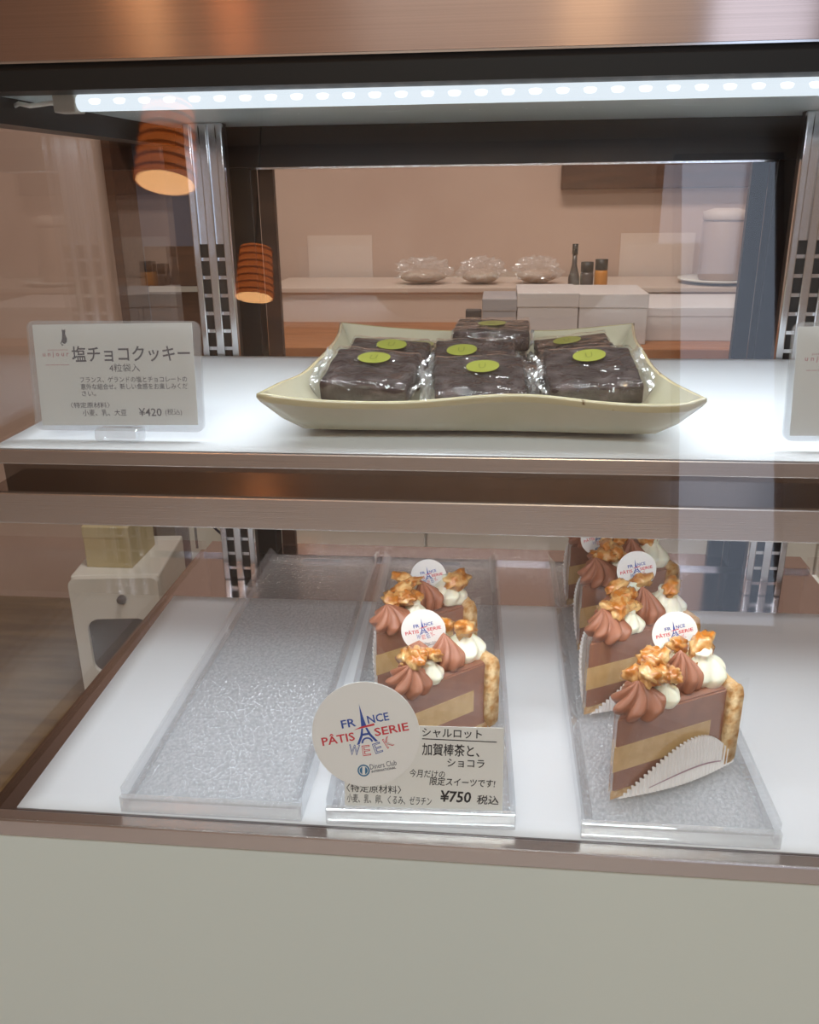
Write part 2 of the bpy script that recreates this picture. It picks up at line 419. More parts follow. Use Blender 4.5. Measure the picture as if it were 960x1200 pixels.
# rear door frame and glass
cbox('door_header', GL + 0.0, GR, DB - 0.012, DB + 0.012, 0.4005, CT, 'dark_frame', bev=0.001)
cbox('header_edge', -0.222, 0.262, DB - 0.0125, DB - 0.008, 0.3990, 0.4008, 'chrome')
cbox('door_post', -0.2440, -0.2210, DB - 0.012, DB + 0.012, 0.0, 0.4005, 'dark_frame', bev=0.001)
cbox('door_post', 0.2610, 0.2800, DB - 0.012, DB + 0.012, 0.0, 0.4005, 'dark_frame', bev=0.001)
cbox('door_sill', GL, GR, DB - 0.012, DB + 0.02, -0.012, 0.004, 'deck_steel')
door = empty('sliding_door', (0, 0, Z0)); door.parent = case
cbox('door_glass', -0.2215, 0.2615, DB + 0.014, DB + 0.019, 0.004, 0.4010, 'door_glass', door)
cbox('door_stile', -0.2210, -0.2060, DB + 0.0125, DB + 0.0205, 0.004, 0.4010, 'wood_dark', door)
cbox('door_stile', 0.2460, 0.2612, DB + 0.0125, DB + 0.0205, 0.004, 0.4010, 'dark_frame', door)
# slotted uprights
slot_bm = bmesh.new(); bm_box(slot_bm, 0, 0.0070, -0.0005, 0.0015, -0.0016, 0.0016)
rung_me = bm_mesh(slot_bm, 'rung'); rung_me.materials.append(M('chrome'))
def upright(x):
    p = empty('upright', (x, 0.380, Z0)); p.parent = case
    box('back_channel', 0, 0.035, 0.003, 0.012, 0.0, CT - 0.0005, 'black', p)
    for x0, x1 in ((0.0, 0.0065), (0.0135, 0.0215), (0.0285, 0.035)):
        box('rail', x0, x1, -0.003, 0.004, 0.0, CT - 0.0005, 'chrome', p, bev=0.0012)
    for g in (0.0065, 0.0215):
        box('cover_strip', g, g + 0.007, 0.000, 0.0032, 0.335, CT - 0.0005, 'chrome', p)
        for k in range(20): link('rung', rung_me, None, p, (g, 0.001, 0.012 + k * 0.0163))
upright(-0.2630); upright(0.2630)

# ------------------------------------------------------------------ shelf
SH = 0.2338
shelf = empty('glass_case_shelf', (0, 0.06, 0.222), label='steel edged upper shelf of the display case with light housing under its front', cat='shelf')
def sbox(name, x0, x1, y0, y1, z0, z1, mat, **k): return box(name, x0, x1, y0 - 0.06, y1 - 0.06, z0 - 0.222, z1 - 0.222, mat, shelf, **k)
sbox('shelf_board', -0.300, 0.340, 0.0600, 0.3765, 0.2235, SH - 0.0008, 'steel', bev=0.0008)
sbox('light_housing', -0.300, 0.340, 0.0560, 0.1150, 0.1855, 0.2060, 'steel', bev=0.001)
sbox('housing_web', -0.300, 0.340, 0.0800, 0.1100, 0.2055, 0.2240, 'ledge_steel')
sbox('housing_ledge', -0.300, 0.340, 0.0570, 0.0800, 0.2058, 0.2068, 'ledge_steel')
for x in (-0.2475, 0.2785):
    sbox('bracket', x, x + 0.004, 0.110, 0.3785, 0.2010, 0.2236, 'chrome')
sbox('diffuser', -0.285, 0.325, 0.0700, 0.1000, 0.1835, 0.1856, 'led_body')
l = area_light('shelf_lamp', (0.02, 0.085 - 0.06, 0.1828 - 0.222), (math.radians(14), 0, 0), 0.60, 0.012, 0.70, (0.90, 0.95, 1.0), shelf)

# ------------------------------------------------------------------ white sheets
def sheet(name, outline, z, label, curl=0.0):
    v, f = [], []
    nx, ny = 40, 24
    (x0, y0), (x1, y1), (x2, y2), (x3, y3) = outline       # front-left, front-right, back-right, back-left
    for j in range(ny + 1):
        t = j / ny
        for i in range(nx + 1):
            s = i / nx
            x = (x0 * (1 - s) + x1 * s) * (1 - t) + (x3 * (1 - s) + x2 * s) * t
            y = (y0 * (1 - s) + y1 * s) * (1 - t) + (y3 * (1 - s) + y2 * s) * t
            h = curl * max(0, noise.noise(Vector((x * 9, y * 9, 3)))) * (1 - t) ** 2
            v.append((x, y, z + h))
    off = len(v); v += [(a, b, c - 0.0004) for a, b, c in v]
    w_ = nx + 1
    for j in range(ny):
        for i in range(nx):
            a = j * w_ + i; f.append((a, a + 1, a + 1 + w_, a + w_)); f.append((off + a, off + a + w_, off + a + 1 + w_, off + a + 1))
    for i in range(nx):
        f.append((i, off + i, off + i + 1, i + 1)); b = ny * w_ + i; f.append((b, b + 1, off + b + 1, off + b))
    for j in range(ny):
        a = j * w_; f.append((a, a + w_, off + a + w_, off + a)); b = a + nx; f.append((b, off + b, off + b + w_, b + w_))
    o = mesh(name, v, f, 'paper_white', None, smooth=True)
    return tag(o, label, 'paper')
sheet('liner_sheet', [(-0.294, 0.0605), (0.338, 0.0605), (0.338, 0.3755), (-0.299, 0.3755)], SH, 'white paper sheet lining the upper shelf under the ceramic dish', 0.0)
sheet('liner_sheet', [(-0.2935, 0.0142), (0.340, 0.0142), (0.340, 0.340), (-0.3015, 0.333)], 0.0006, 'white paper sheet lining the lower deck under the clear trays')

# ================================================================== ACRYLIC TRAYS
TW, TL = 0.12, 0.408
def pebble_plate():
    return outline_mesh([rrect(0.003, TW - 0.003, 0.004, TL, 0.002, 2), rrect(0.038, 0.082, TL - 0.019, TL - 0.0085, 0.0052, 6)], 0.0065, 0.0090, 'base_plate')
plate_me = pebble_plate(); plate_me.materials.append(M('acrylic_pebble'))
def bb(*a, bev=0.0006):
    bm = bmesh.new(); bm_box(bm, *a, bev, 1); return bm_mesh(bm, 'part')
def rail_mesh(flip):
    prof = [(0, 0), (0, 0.0165), (0.0018, 0.0165), (0.0080, 0.0096), (0.0080, 0.0088), (0.003, 0.0088), (0.003, 0)]
    n_ = len(prof); v = []
    for y in (0.0046, TL): v += [((TW - x) if flip else x, y, z) for x, z in prof]
    f = [(k, (k + 1) % n_, n_ + (k + 1) % n_, n_ + k) for k in range(n_)] + [tuple(range(n_)), tuple(range(2 * n_ - 1, n_ - 1, -1))]
    bm = bmesh.new(); vs = [bm.verts.new(q) for q in v]
    for q in f: bm.faces.new([vs[i] for i in q])
    me = bm_mesh(bm, 'side_rail'); me.materials.append(M('acrylic')); return me
rail_me, rail_me2 = rail_mesh(False), rail_mesh(True)
lip_me = bb(0, TW, 0, 0.0045, 0.0, 0.0120); lip_me.materials.append(M('acrylic_edge'))
foot_me = bb(0.003, TW - 0.003, 0, 0.004, 0.0, 0.0065); foot_me.materials.append(M('acrylic_edge'))
slot_me = outline_mesh([rrect(0.0366, 0.0834, TL - 0.0204, TL - 0.0071, 0.0066, 8), rrect(0.038, 0.082, TL - 0.019, TL - 0.0085, 0.0052, 8)], 0.0062, 0.00905, 'slot_rim'); slot_me.materials.append(M('acrylic_edge'))
def tray(x, y, a, label):
    t = empty('acrylic_tray', (x, y, 0.001), (0, 0, a), label, 'tray', 'clear acrylic trays on the deck')
    bp_ = link('base_plate', plate_me, None, t); link('slot_rim', slot_me, None, bp_)
    link('side_rail', rail_me, None, t); link('side_rail', rail_me2, None, t)
    link('front_lip', lip_me, None, t); link('rear_foot', foot_me, None, t, (0, TL - 0.006, 0))
    return t
T1 = (-0.2222, 0.0145, 0.0066); T2 = (-0.0862, 0.0145, 0.0346); T3 = (0.0739, 0.0145, 0.0028)
tray(*T1, 'empty clear acrylic tray with pebbled base and hand slot')
tray(*T2, 'clear acrylic tray carrying two cake slices behind the round sign')
tray(*T3, 'clear acrylic tray carrying a row of four cake slices')

# ================================================================== CAKE SLICES
WA = math.radians(40)
def wedge(r, z0, z1, off=0.0, n=10, bev=0.0):
    pts = [(-off * 1.2, -off)]
    # faces pushed out by off
    tip = Vector((-off / math.tan(WA / 2), -off)) if off else Vector((0, 0))
    pts = [(tip.x, tip.y)]
    for k in range(n + 1):
        a = WA * k / n
        p = Vector((r * math.cos(a), r * math.sin(a)))
        if k == 0: p.y -= off
        if k == n: p += Vector((-math.sin(WA), math.cos(WA))) * off
        pts.append((p.x, p.y))
    m_ = len(pts)
    v = [(x, y, z0) for x, y in pts] + [(x, y, z1) for x, y in pts]
    f = [tuple(range(m_ - 1, -1, -1)), tuple(range(m_, 2 * m_))] + [(k, (k + 1) % m_, m_ + (k + 1) % m_, m_ + k) for k in range(m_)]
    me = bpy.data.meshes.new('layer'); me.from_pydata(v, [], f); me.update()
    if bev:
        bm = bmesh.new(); bm.from_mesh(me); bmesh.ops.bevel(bm, geom=[e for e in bm.edges], offset=bev, segments=2, affect='EDGES', clamp_overlap=True); bm.to_mesh(me); bm.free()
    return me

def crust_mesh(seed):
    nu, nv = 26, 14
    v, f = [], []
    for i in range(nu + 1):
        a = -0.035 + (WA + 0.07) * i / nu
        for j in range(nv):
            t = 2 * PI * j / nv
            ct, st = math.cos(t), math.sin(t)
            rr = 0.0925 + 0.0062 * (abs(ct) ** 0.6) * (1 if ct > 0 else -1)
            z = 0.0333 + 0.0303 * (abs(st) ** 0.45) * (1 if st > 0 else -1)
            p = Vector((rr * math.cos(a), rr * math.sin(a), z))
            nz = noise.noise(p * 170 + Vector((seed, 0, 0))) * 0.0016 + noise.noise(p * 420) * 0.0007 + 0.0012 * abs(math.sin(a * 14))
            d_ = Vector((ct * math.cos(a), ct * math.sin(a), st))
            v.append(p + d_ * nz)
    for i in range(nu):
        for j in range(nv):
            f.append((i * nv + j, (i + 1) * nv + j, (i + 1) * nv + (j + 1) % nv, i * nv + (j + 1) % nv))
    f.append(tuple(range(nv))); f.append(tuple(nu * nv + j for j in range(nv - 1, -1, -1)))
    me = bpy.data.meshes.new('biscuit_wall'); me.from_pydata([tuple(x) for x in v], [], f); me.update(); return me

def rosette_mesh(R, H, seed, lobes=7, deep=0.44, twist=1.3, lean=(0, 0), tipw=0.02):
    rng = random.Random(seed); n, m_ = lobes * 10, 16
    v, f = [], []
    ph = rng.random() * 6
    for j in range(m_ + 1):
        t = j / m_
        prof = (math.sin(PI * min(1, 0.28 + 0.30 * t / 0.35) ) if t < 0.35 else max(0, (1 - t) / 0.65) ** 0.85)
        if t < 0.35: prof = 0.86 + 0.14 * math.sin(PI * t / 0.7 * 1.0)
        prof = max(prof, tipw)
        for k in range(n):
            a = 2 * PI * k / n
            w_ = abs(math.cos((a * lobes) / 2 + ph))
            lob = 1 - deep * (1 - w_ ** 0.75)
            r = R * prof * (lob if t < 0.8 else lob + (1 - lob) * (t - 0.8) * 2)
            r *= 1 + 0.06 * noise.noise(Vector((math.cos(a) * 2, math.sin(a) * 2, t * 3 + seed)))
            aa = a + twist * t
            x, y = r * math.cos(aa) + lean[0] * t * t, r * math.sin(aa) + lean[1] * t * t
            v.append((x, y, H * t))
    for j in range(m_):
        for k in range(n):
            f.append((j * n + k, j * n + (k + 1) % n, (j + 1) * n + (k + 1) % n, (j + 1) * n + k))
    f.append(tuple(range(n - 1, -1, -1))); f.append(tuple(m_ * n + k for k in range(n)))
    me = bpy.data.meshes.new('rosette'); me.from_pydata(v, [], f); me.update(); return me

def blob_mesh(rx, ry, rz, seed, amp=0.25, freq=1.6, sub=3, fine=0.0):
    bm = bmesh.new(); bmesh.ops.create_icosphere(bm, subdivisions=sub, radius=1)
    for vv in bm.verts:
        p = vv.co.copy(); s = 1 + amp * noise.noise(p * freq + Vector((seed * 3.1, seed, 0)))
        if fine: s += fine * noise.noise(p * 5 + Vector((seed, 0, 5)))
        vv.co = Vector((p.x * rx, p.y * ry, p.z * rz)) * s
    return bm_mesh(bm, 'blob')

def flap_mesh(side, seed):
    """pleated paper cup edge standing along one cut face: side 0 = front face, 1 = rear face"""
    n, m_ = 132, 6
    v, f = [], []
    rng = random.Random(seed)
    pk = 0.032 if side == 0 else 0.040
    out = 0.007 if side == 0 else 0.016
    for i in range(n + 1):
        s = i / n
        t = 0.04 + s * 1.0
        h = pk * max(0.0, math.sin(PI * s ** 1.35)) ** 0.85 + 0.0004
        for j in range(m_ + 1):
            q = j / m_
            o = 0.0016 + out * math.sin(PI * s) * ((0.75 - 0.35 * q) if side == 0 else (0.25 + 0.75 * q ** 0.7))
            o += (0.0009 * (0.3 + q)) * (1 if i % 4 < 2 else -1) * min(1, 12 * s * (1 - s))
            x = t * 0.096; y = -o
            if side == 1:
                x, y = x * math.cos(WA) - o * math.sin(WA), x * math.sin(WA) + o * math.cos(WA)
            v.append((x, y, 0.0004 + h * q))
    for i in range(n):
        for j in range(m_):
            a = i * (m_ + 1) + j; f.append((a, a + m_ + 1, a + m_ + 2, a + 1))
    me = bpy.data.meshes.new('doily'); me.from_pydata(v, [], f); me.update()
    return me
def line_mesh():
    n = 60; v, f = [], []
    for i in range(n + 1):
        s = 0.22 + 0.62 * i / n; t = 0.04 + s
        h = 0.032 * math.sin(PI * s ** 1.35) ** 0.85
        for q in (0.33, 0.37):
            o = 0.0016 + 0.007 * math.sin(PI * s) * (0.75 - 0.35 * q) + 0.0014
            v.append((t * 0.096, -o, 0.0004 + h * q))
    for i in range(n): f.append((2 * i, 2 * i + 2, 2 * i + 3, 2 * i + 1))
    me = bpy.data.meshes.new('line'); me.from_pydata(v, [], f); me.update(); return me
def film_mesh():
    pts = []
    for k in range(9): pts.append((0.104 - 0.102 * k / 8, -0.0013))
    pts += [(-0.0022, -0.0002), (-0.0018, 0.0012)]
    for k in range(9):
        r = 0.003 + 0.100 * k / 8
        pts.append((r * math.cos(WA) - 0.0013 * math.sin(WA), r * math.sin(WA) + 0.0013 * math.cos(WA)))
    v, f = [], []
    for i, (x, y) in enumerate(pts):
        for z in (0.0008, 0.03, 0.0655):
            wv = 0.0004 * noise.noise(Vector((x * 60, z * 50, 1)))
            v.append((x + wv, y + wv * 0.3, z))
    for i in range(len(pts) - 1):
        for j in range(2): f.append((i * 3 + j, i * 3 + 3 + j, i * 3 + 4 + j, i * 3 + 1 + j))
    me = bpy.data.meshes.new('film'); me.from_pydata(v, [], f); me.update(); return me

mousse_me = wedge(0.088, 0.005, 0.060, 0.0, bev=0.0012)
cream_me = wedge(0.076, 0.021, 0.0395, 0.00025)
bis_me = wedge(0.090, 0.0006, 0.0056, 0.00045)
lower_line = None
FILM = film_mesh(); FL0 = flap_mesh(0, 1); FL1 = flap_mesh(1, 2); LN = line_mesh()
for me, mt in ((FILM, 'film'), (FL0, 'doily'), (FL1, 'doily'), (LN, 'doily_line'), (mousse_me, 'mousse'), (cream_me, 'cream_layer'), (bis_me, 'biscuit')):
    me.materials.append(M(mt))
    if mt in ('film',):
        for p in me.polygons: p.use_smooth = True

def cake(x, y, ang, seed, label, group='charlotte cake slices on the trays', sc=1.0):
    rng = random.Random(seed)
    c = empty('cake_slice', (x, y, 0.0098), (0, 0, ang), label, 'cake', group); c.scale = (sc, sc, sc)
    link('mousse', mousse_me, None, c); link('tea_cream_layer', cream_me, None, c); link('biscuit_base', bis_me, None, c)
    link('biscuit_wall', crust_mesh(seed), 'biscuit', c, smooth=True)
    link('wrapping_film', FILM, None, c)
    if seed != 53:
        dl = link('paper_doily', FL0, None, c); link('printed_line', LN, None, dl)
    if seed != 11: link('paper_doily', FL1, None, c)
    T = 0.0595
    def pol(r, deg): return (r * math.cos(math.radians(deg)), r * math.sin(math.radians(deg)))
    j = lambda s: (rng.random() - 0.5) * s
    for r, dg, R, H in ((0.020, 14, 0.0180, 0.021), (0.046, 31, 0.0170, 0.023), (0.063, 14, 0.0150, 0.026)):
        px, py = pol(r + j(0.003), dg + j(3))
        link('piped_chocolate_cream', rosette_mesh(R, H, rng.randint(0, 999), twist=0.5 + rng.random() * 0.8, lean=(j(0.006), j(0.006) - 0.002)), 'choc_cream', c, (px, py, T), (j(0.3) + 0.12, j(0.3), rng.random() * 6), smooth=True)
    for r, dg, R in ((0.041, 9, 0.0115), (0.084, 13, 0.0170), (0.036, 34, 0.009), (0.082, 32, 0.013)):
        px, py = pol(r + j(0.003), dg + j(3))
        link('white_cream', rosette_mesh(R, R * 1.35, rng.randint(0, 999), lobes=5, deep=0.22, twist=1.0, tipw=0.35), 'white_cream', c, (px, py, T), (j(0.4), j(0.4), rng.random() * 6), smooth=True)
    nuts = ((0.031, 18, 0.020, 0.0100), (0.041, 25, 0.024, 0.0095), (0.046, 13, 0.016, 0.0080), (0.028, 30, 0.019, 0.0090), ((0.088, 5) if seed == 67 else (0.084, 13)) + (0.023, 0.0110), (0.052, 34, 0.025, 0.0085), (0.086, 28, 0.018, 0.0085), (0.036, 12, 0.021, 0.0075), (0.050, 22, 0.024, 0.0085))
    if seed == 53:      # on this slice the nuts lie low, below the paper disc
        nuts = nuts[:1] + ((0.034, 26, 0.014, 0.0095),) + nuts[2:5] + ((0.080, 33, 0.016, 0.0085),) + nuts[6:8] + ((0.043, 19, 0.014, 0.0085),)
    for r, dg, z, sz in nuts:
        px, py = pol(r + j(0.006), dg + j(6)); s = sz * (0.9 + 0.3 * rng.random())
        link('walnut', blob_mesh(s, s * 0.62, s * 0.55, rng.random() * 50, amp=0.55, freq=2.0, sub=3, fine=0.30), 'walnut', c, (px, py, T + z + j(0.003)), (j(0.9), j(0.9), rng.random() * 6), smooth=True)
    return c
A36 = math.radians(29)
cake(0.0950, 0.0425, A36, 11, 'front cake slice of the row of four, standing behind the tray lip')
cake(0.0868, 0.1390, A36, 23, 'second cake slice from the tray lip in the row of four')
cake(0.0900, 0.2370, A36, 37, 'third cake slice from the tray lip in the row of four')
cake(0.0868, 0.3230, A36, 41, 'rearmost cake slice of the row of four, half hidden under the shelf')
cake(-0.0492, 0.0630, math.radians(40), 53, 'cake slice right behind the round sign and handwritten price card', sc=0.92)
cake(-0.0710, 0.1500, math.radians(38), 67, 'rear cake slice of the pair behind the round sign', sc=0.94)

# ================================================================== LOGO DISC ARTWORK (unit radius)
def logo_parts(detail=True):
    """list of (mesh, material) for a disc of radius 1, printed on z = 0"""
    P = []
    R = math.radians(12)
    def rt(x, y): return (x * math.cos(R) - y * math.sin(R), x * math.sin(R) + y * math.cos(R))
    def t(body, cx, cy, w_, h, mat, z=0.0, rot=0.0, bold=0.015):
        X, Y = rt(cx, cy)
        P.append((text_mesh(body, X - w_ / 2, X + w_ / 2, Y - h / 2, Y + h / 2, z, bold=bold, rot=R + rot), mat))
    t('FR', -0.27, 0.27, 0.27, 0.155, 'ink_blue'); t('NCE', 0.29, 0.27, 0.40, 0.155, 'ink_blue')
    t('PÂTIS', -0.52, 0.03, 0.62, 0.20, 'ink_red'); t('SERIE', 0.49, 0.015, 0.64, 0.155, 'ink_red')
    for ch, a, mt in (('W', -0.24, 'ink_blue'), ('E', -0.02, 'ink_red'), ('E', 0.20, 'ink_blue'), ('K', 0.42, 'ink_red')):
        cx, cy = a * 0.98 - 0.03, -0.30 + 0.9 * (a - 0.05) ** 2 * 0.7
        rr = (a - 0.03) * 0.9
        t(ch, cx, cy, 0.15 if ch != 'W' else 0.20, 0.20, mt, rot=rr, bold=0.02)
        if detail: t(ch, cx, cy, (0.15 if ch != 'W' else 0.20) * 0.84, 0.20 * 0.86, 'disc_paper', z=0.004, rot=rr, bold=-0.022)
    # tower
    loops = []
    def poly(pts): loops.append([rt(x, y) for x, y in pts])
    poly([(0.0, 0.60), (0.022, 0.36), (0.05, 0.16), (-0.05, 0.16), (-0.022, 0.36)])
    poly([(-0.055, 0.13), (-0.02, 0.13), (-0.06, -0.02), (-0.15, -0.16), (-0.20, -0.16), (-0.10, 0.0)])
    poly([(0.055, 0.13), (0.02, 0.13), (0.06, -0.02), (0.15, -0.16), (0.20, -0.16), (0.10, 0.0)])
    poly([(-0.09, 0.03), (0.09, 0.03), (0.10, -0.01), (-0.10, -0.01)])
    arch = [(0.11 * math.cos(a), -0.15 + 0.10 * math.sin(a)) for a in [PI * k / 10 for k in range(11)]]
    arch += [(0.075 * math.cos(a), -0.15 + 0.07 * math.sin(a)) for a in [PI - PI * k / 10 for k in range(11)]]
    poly(arch)
    for lp in loops: P.append((outline_mesh([lp], 0.0, 0.001, 'tower'), 'ink_blue'))
    P.append((outline_mesh([[rt(-0.20, 0.125), rt(0.20, 0.145), rt(0.20, 0.185), rt(-0.06, 0.165)]], 0.001, 0.003, 'bar'), 'ink_red'))
    # sponsor mark
    cx, cy = rt(-0.18, -0.665)
    P.append((outline_mesh([circle(cx, cy, 0.115, 32), circle(cx, cy, 0.088, 32)], 0, 0.001, 'ring'), 'ink_teal'))
    P.append((outline_mesh([[(cx + 0.075 * math.cos(a), cy + 0.075 * math.sin(a)) for a in [PI / 2 + 0.35 + (PI - 0.7) * k / 10 for k in range(11)]]], 0, 0.001, 'half'), 'ink_teal'))
    P.append((outline_mesh([[(cx + 0.075 * math.cos(a), cy + 0.075 * math.sin(a)) for a in [-PI / 2 + 0.35 + (PI - 0.7) * k / 10 for k in range(11)]]], 0, 0.001, 'half'), 'ink_teal'))
    t('Diners Club', 0.20, -0.62, 0.50, 0.10, 'ink_navy', bold=0.0)
    t('INTERNATIONAL', 0.19, -0.715, 0.46, 0.045, 'ink_navy', bold=0.02)
    return P
def join_parts(P):
    """one mesh per ink colour"""
    by = {}
    for me, mt in P: by.setdefault(mt, []).append(me)
    out = []
    for mt, lst in by.items():
        bm = bmesh.new()
        for me in lst: bm.from_mesh(me)
        m_ = bpy.data.meshes.new('logo_print'); bm.to_mesh(m_); bm.free(); m_.materials.append(M(mt)); out.append(m_)
        for me in lst: bpy.data.meshes.remove(me)
    return out
LOGO = join_parts(logo_parts())

disc_me = outline_mesh([circle(0, 0, 1.0, 64)], -0.02, 0.0, 'disc'); disc_me.materials.append(M('disc_paper'))
def topper(x, y, z, r, rz, tilt, label, roll=0.0):
    t = empty('cake_topper', (x, y, z), (math.radians(90) - tilt, roll, rz), label, 'cake topper', 'round paper toppers stuck in the cakes')
    o = link('paper_disc', disc_me, None, t); o.scale = (r, r, r)
    for me in LOGO:
        o = link('logo_print', me, None, t, (0, 0, 0.00012)); o.scale = (r, r, r * 0.02)
    box('stick', -0.0008, 0.0008, -r - 0.010, 0.0, -0.0012, -0.0006, 'plastic_white', t)
RT = 0.0158
topper(0.1423, 0.122, 0.0897, RT, 0.12, 0.15, 'white logo disc stuck in the front slice of the row of four', 0.0)
topper(0.1301, 0.221, 0.0929, RT, 0.10, 0.12, 'white logo disc stuck in the second slice of the row of four')
topper(0.1067, 0.290, 0.0925, RT, 0.30, 0.12, 'white logo disc peeking from the third slice of the row of four')
topper(-0.0322, 0.120, 0.0858, RT, 0.05, 0.15, 'white logo disc in the slice right behind the round sign')
topper(-0.0359, 0.214, 0.0850, RT * 0.92, 0.05, 0.12, 'white logo disc in the rear slice of the pair behind the sign')

# ================================================================== HANDWRITTEN SIGN ON THE MIDDLE TRAY
def tray_pt(T, u, v_, z=0.0):
    c, s = math.cos(T[2]), math.sin(T[2]); return (T[0] + u * c - v_ * s, T[1] + u * s + v_ * c, z)
sg = empty('price_card', tray_pt(T2, 0.0115, 0.0066, 0.0102), (math.radians(90 - 14), 0, T2[2]), 'grey white card with black handwriting and a 750 yen price', 'price card')
me = outline_mesh([rrect(0, 0.1005, 0, 0.0545, 0.0006, 2)], -0.0006, 0.0, 'card'); link('card', me, 'card_paper', sg)
K = 1.39e-4
def hand(body, X0, X1, Y0, Y1, bold=0.012, shear=0.0):
    xm = (X0 + X1) / 2
    yb = lambda Y: (617 + (xm - 500) * 0.03 - Y) * 1.46e-4
    text(sg, body, (X0 - 170) * K, (X1 - 170) * K, yb(Y1), yb(Y0), 'ink_black', bold=bold, rot=-0.012, shear=shear)
hand('シャルロット', 525, 795, 258, 298)
hand('加賀棒茶と、', 525, 785, 325, 380)
hand('ショコラ', 640, 808, 393, 430)
hand('今月だけの', 468, 630, 440, 476, bold=0.006, shear=0.1)
hand('限定スイーツです!', 560, 858, 478, 516, shear=0.1)
hand('〈特定原材料〉', 178, 430, 508, 545, bold=0.004)
hand('小麦、乳、卵、くるみ、ゼラチン', 180, 570, 556, 596, bold=0.003, shear=0.1)
hand('¥750', 610, 750, 536, 588, bold=0.02, shear=0.1)
hand('税込', 775, 875, 556, 598, shear=0.1)
yl = lambda X, Y: ((X - 170) * K, (617 + (X - 500) * 0.03 - Y) * 1.46e-4)
link('underline', outline_mesh([[yl(525, 303), yl(862, 319), yl(862, 315), yl(525, 299)]], 0.0001, 0.0002, 'line'), 'ink_black', sg)

rd = empty('round_sign', (0, 0, 0), (math.radians(90 - 14), 0, T2[2]), 'large round white paper sign printed with a tower logo', 'sign')
p0 = Vector(tray_pt(T2, 0.0115, 0.0066, 0.0102)); Rm = Euler((math.radians(90 - 14), 0, T2[2])).to_matrix()
rd.location = p0 + Rm @ Vector((0.0136, 0.0482, 0.0009))
RD = 0.0343
o = link('paper_disc', disc_me, None, rd); o.scale = (RD, RD, RD)
for me in LOGO:
    o = link('logo_print', me, None, rd, (0, 0, 0.00012)); o.scale = (RD, RD, RD * 0.03)

# ================================================================== PRINTED PRICE CARDS ON THE SHELF
def shelf_card(x, label_card, label_stand, full=True):
    lean = math.radians(8)
    rot = (math.radians(90) - lean, 0, 0)
    base = Vector((x, 0.0795, SH + 0.0004)); Rm_ = Euler(rot).to_matrix()
    st = empty('sign_holder', base, rot, label_stand, 'sign holder', 'clear sign holders on the shelf')
    wv = rrect(-0.0040, 0.1055, 0.0060, 0.0735, 0.005, 6)
    link('sleeve', outline_mesh([wv], -0.0020, -0.0012, 'sleeve'), 'acrylic', st)
    link('sleeve', outline_mesh([wv], 0.0004, 0.0012, 'sleeve'), 'acrylic', st)
    box('foot', 0.0365, 0.0655, -0.0002, 0.0084, -0.0065, 0.0065, 'acrylic_edge', st, bev=0.002)
    c = empty('price_card', base + Rm_ @ Vector((0.0, 0.0088, -0.0004)), (Rm_ @ Euler((0, 0, math.radians(0.9))).to_matrix()).to_euler(), label_card, 'price card')
    link('card', outline_mesh([rrect(0, 0.1015, 0, 0.0622, 0.0004, 2)], -0.0003, 0.0002, 'card'), 'card_paper', c)
    zt = 0.0003
    # cat emblem
    cat = [(0.0178, 0.0520), (0.0190, 0.0507), (0.0202, 0.0504), (0.0214, 0.0516), (0.0217, 0.0536), (0.0210, 0.0556), (0.0208, 0.0568), (0.0211, 0.0580), (0.0210, 0.0594),
           (0.0204, 0.0588), (0.0196, 0.0588), (0.0190, 0.0594), (0.0188, 0.0580), (0.0190, 0.0568), (0.0187, 0.0552), (0.0184, 0.0532)]
    link('cat_emblem', outline_mesh([cat], 0.00022, zt, 'cat'), 'ink_navy', c)
    tail = [(0.0180, 0.0522), (0.0172, 0.0508), (0.0180, 0.0494), (0.0192, 0.0496), (0.0190, 0.0501), (0.0181, 0.0501), (0.0178, 0.0508), (0.0187, 0.0518)]
    link('cat_emblem', outline_mesh([tail], 0.00022, zt, 'cat'), 'ink_navy', c)
    text(c, 'patisserie', 0.0087, 0.0215, 0.0460, 0.0474, 'ink_pink', zt)
    text(c, 'u n j o u r', 0.0050, 0.0220, 0.0420, 0.0456, 'ink_pink', zt, bold=0.02)
    text(c, '— — — — —', 0.0062, 0.0215, 0.0374, 0.0378, 'ink_pink', zt)
    text(c, '塩チョコクッキー', 0.0238, 0.0993, 0.0391, 0.0490, 'ink_navy', zt, bold=0.012)
    text(c, '4粒袋入', 0.0472, 0.0668, 0.0330, 0.0380, 'ink_navy', zt)
    text(c, 'フランス、ゲランドの塩とチョコレートの', 0.0277, 0.0964, 0.0266, 0.0302, 'ink_navy', zt, bold=0.006)
    text(c, '意外な組合せ。新しい食感をお楽しみくだ', 0.0277, 0.0964, 0.0222, 0.0259, 'ink_navy', zt, bold=0.006)
    text(c, 'さい。', 0.0280, 0.0372, 0.0182, 0.0215, 'ink_navy', zt, bold=0.006)
    text(c, '〈特定原材料〉', 0.0200, 0.0455, 0.0108, 0.0144, 'ink_navy', zt, bold=0.006)
    text(c, '小麦、乳、大豆', 0.0274, 0.0560, 0.0058, 0.0099, 'ink_navy', zt, bold=0.006)
    text(c, '¥420', 0.0640, 0.0787, 0.0056, 0.0106, 'ink_navy', zt, bold=0.006)
    text(c, '(税込)', 0.0810, 0.0917, 0.0056, 0.0102, 'ink_navy', zt)
shelf_card(-0.2698, 'white printed card with cat emblem and 420 yen price, left of the dish', 'clear acrylic holder around the printed card left of the dish')
shelf_card(0.1862, 'white printed card with small pink logo, right of the dish', 'clear acrylic holder around the printed card right of the dish')

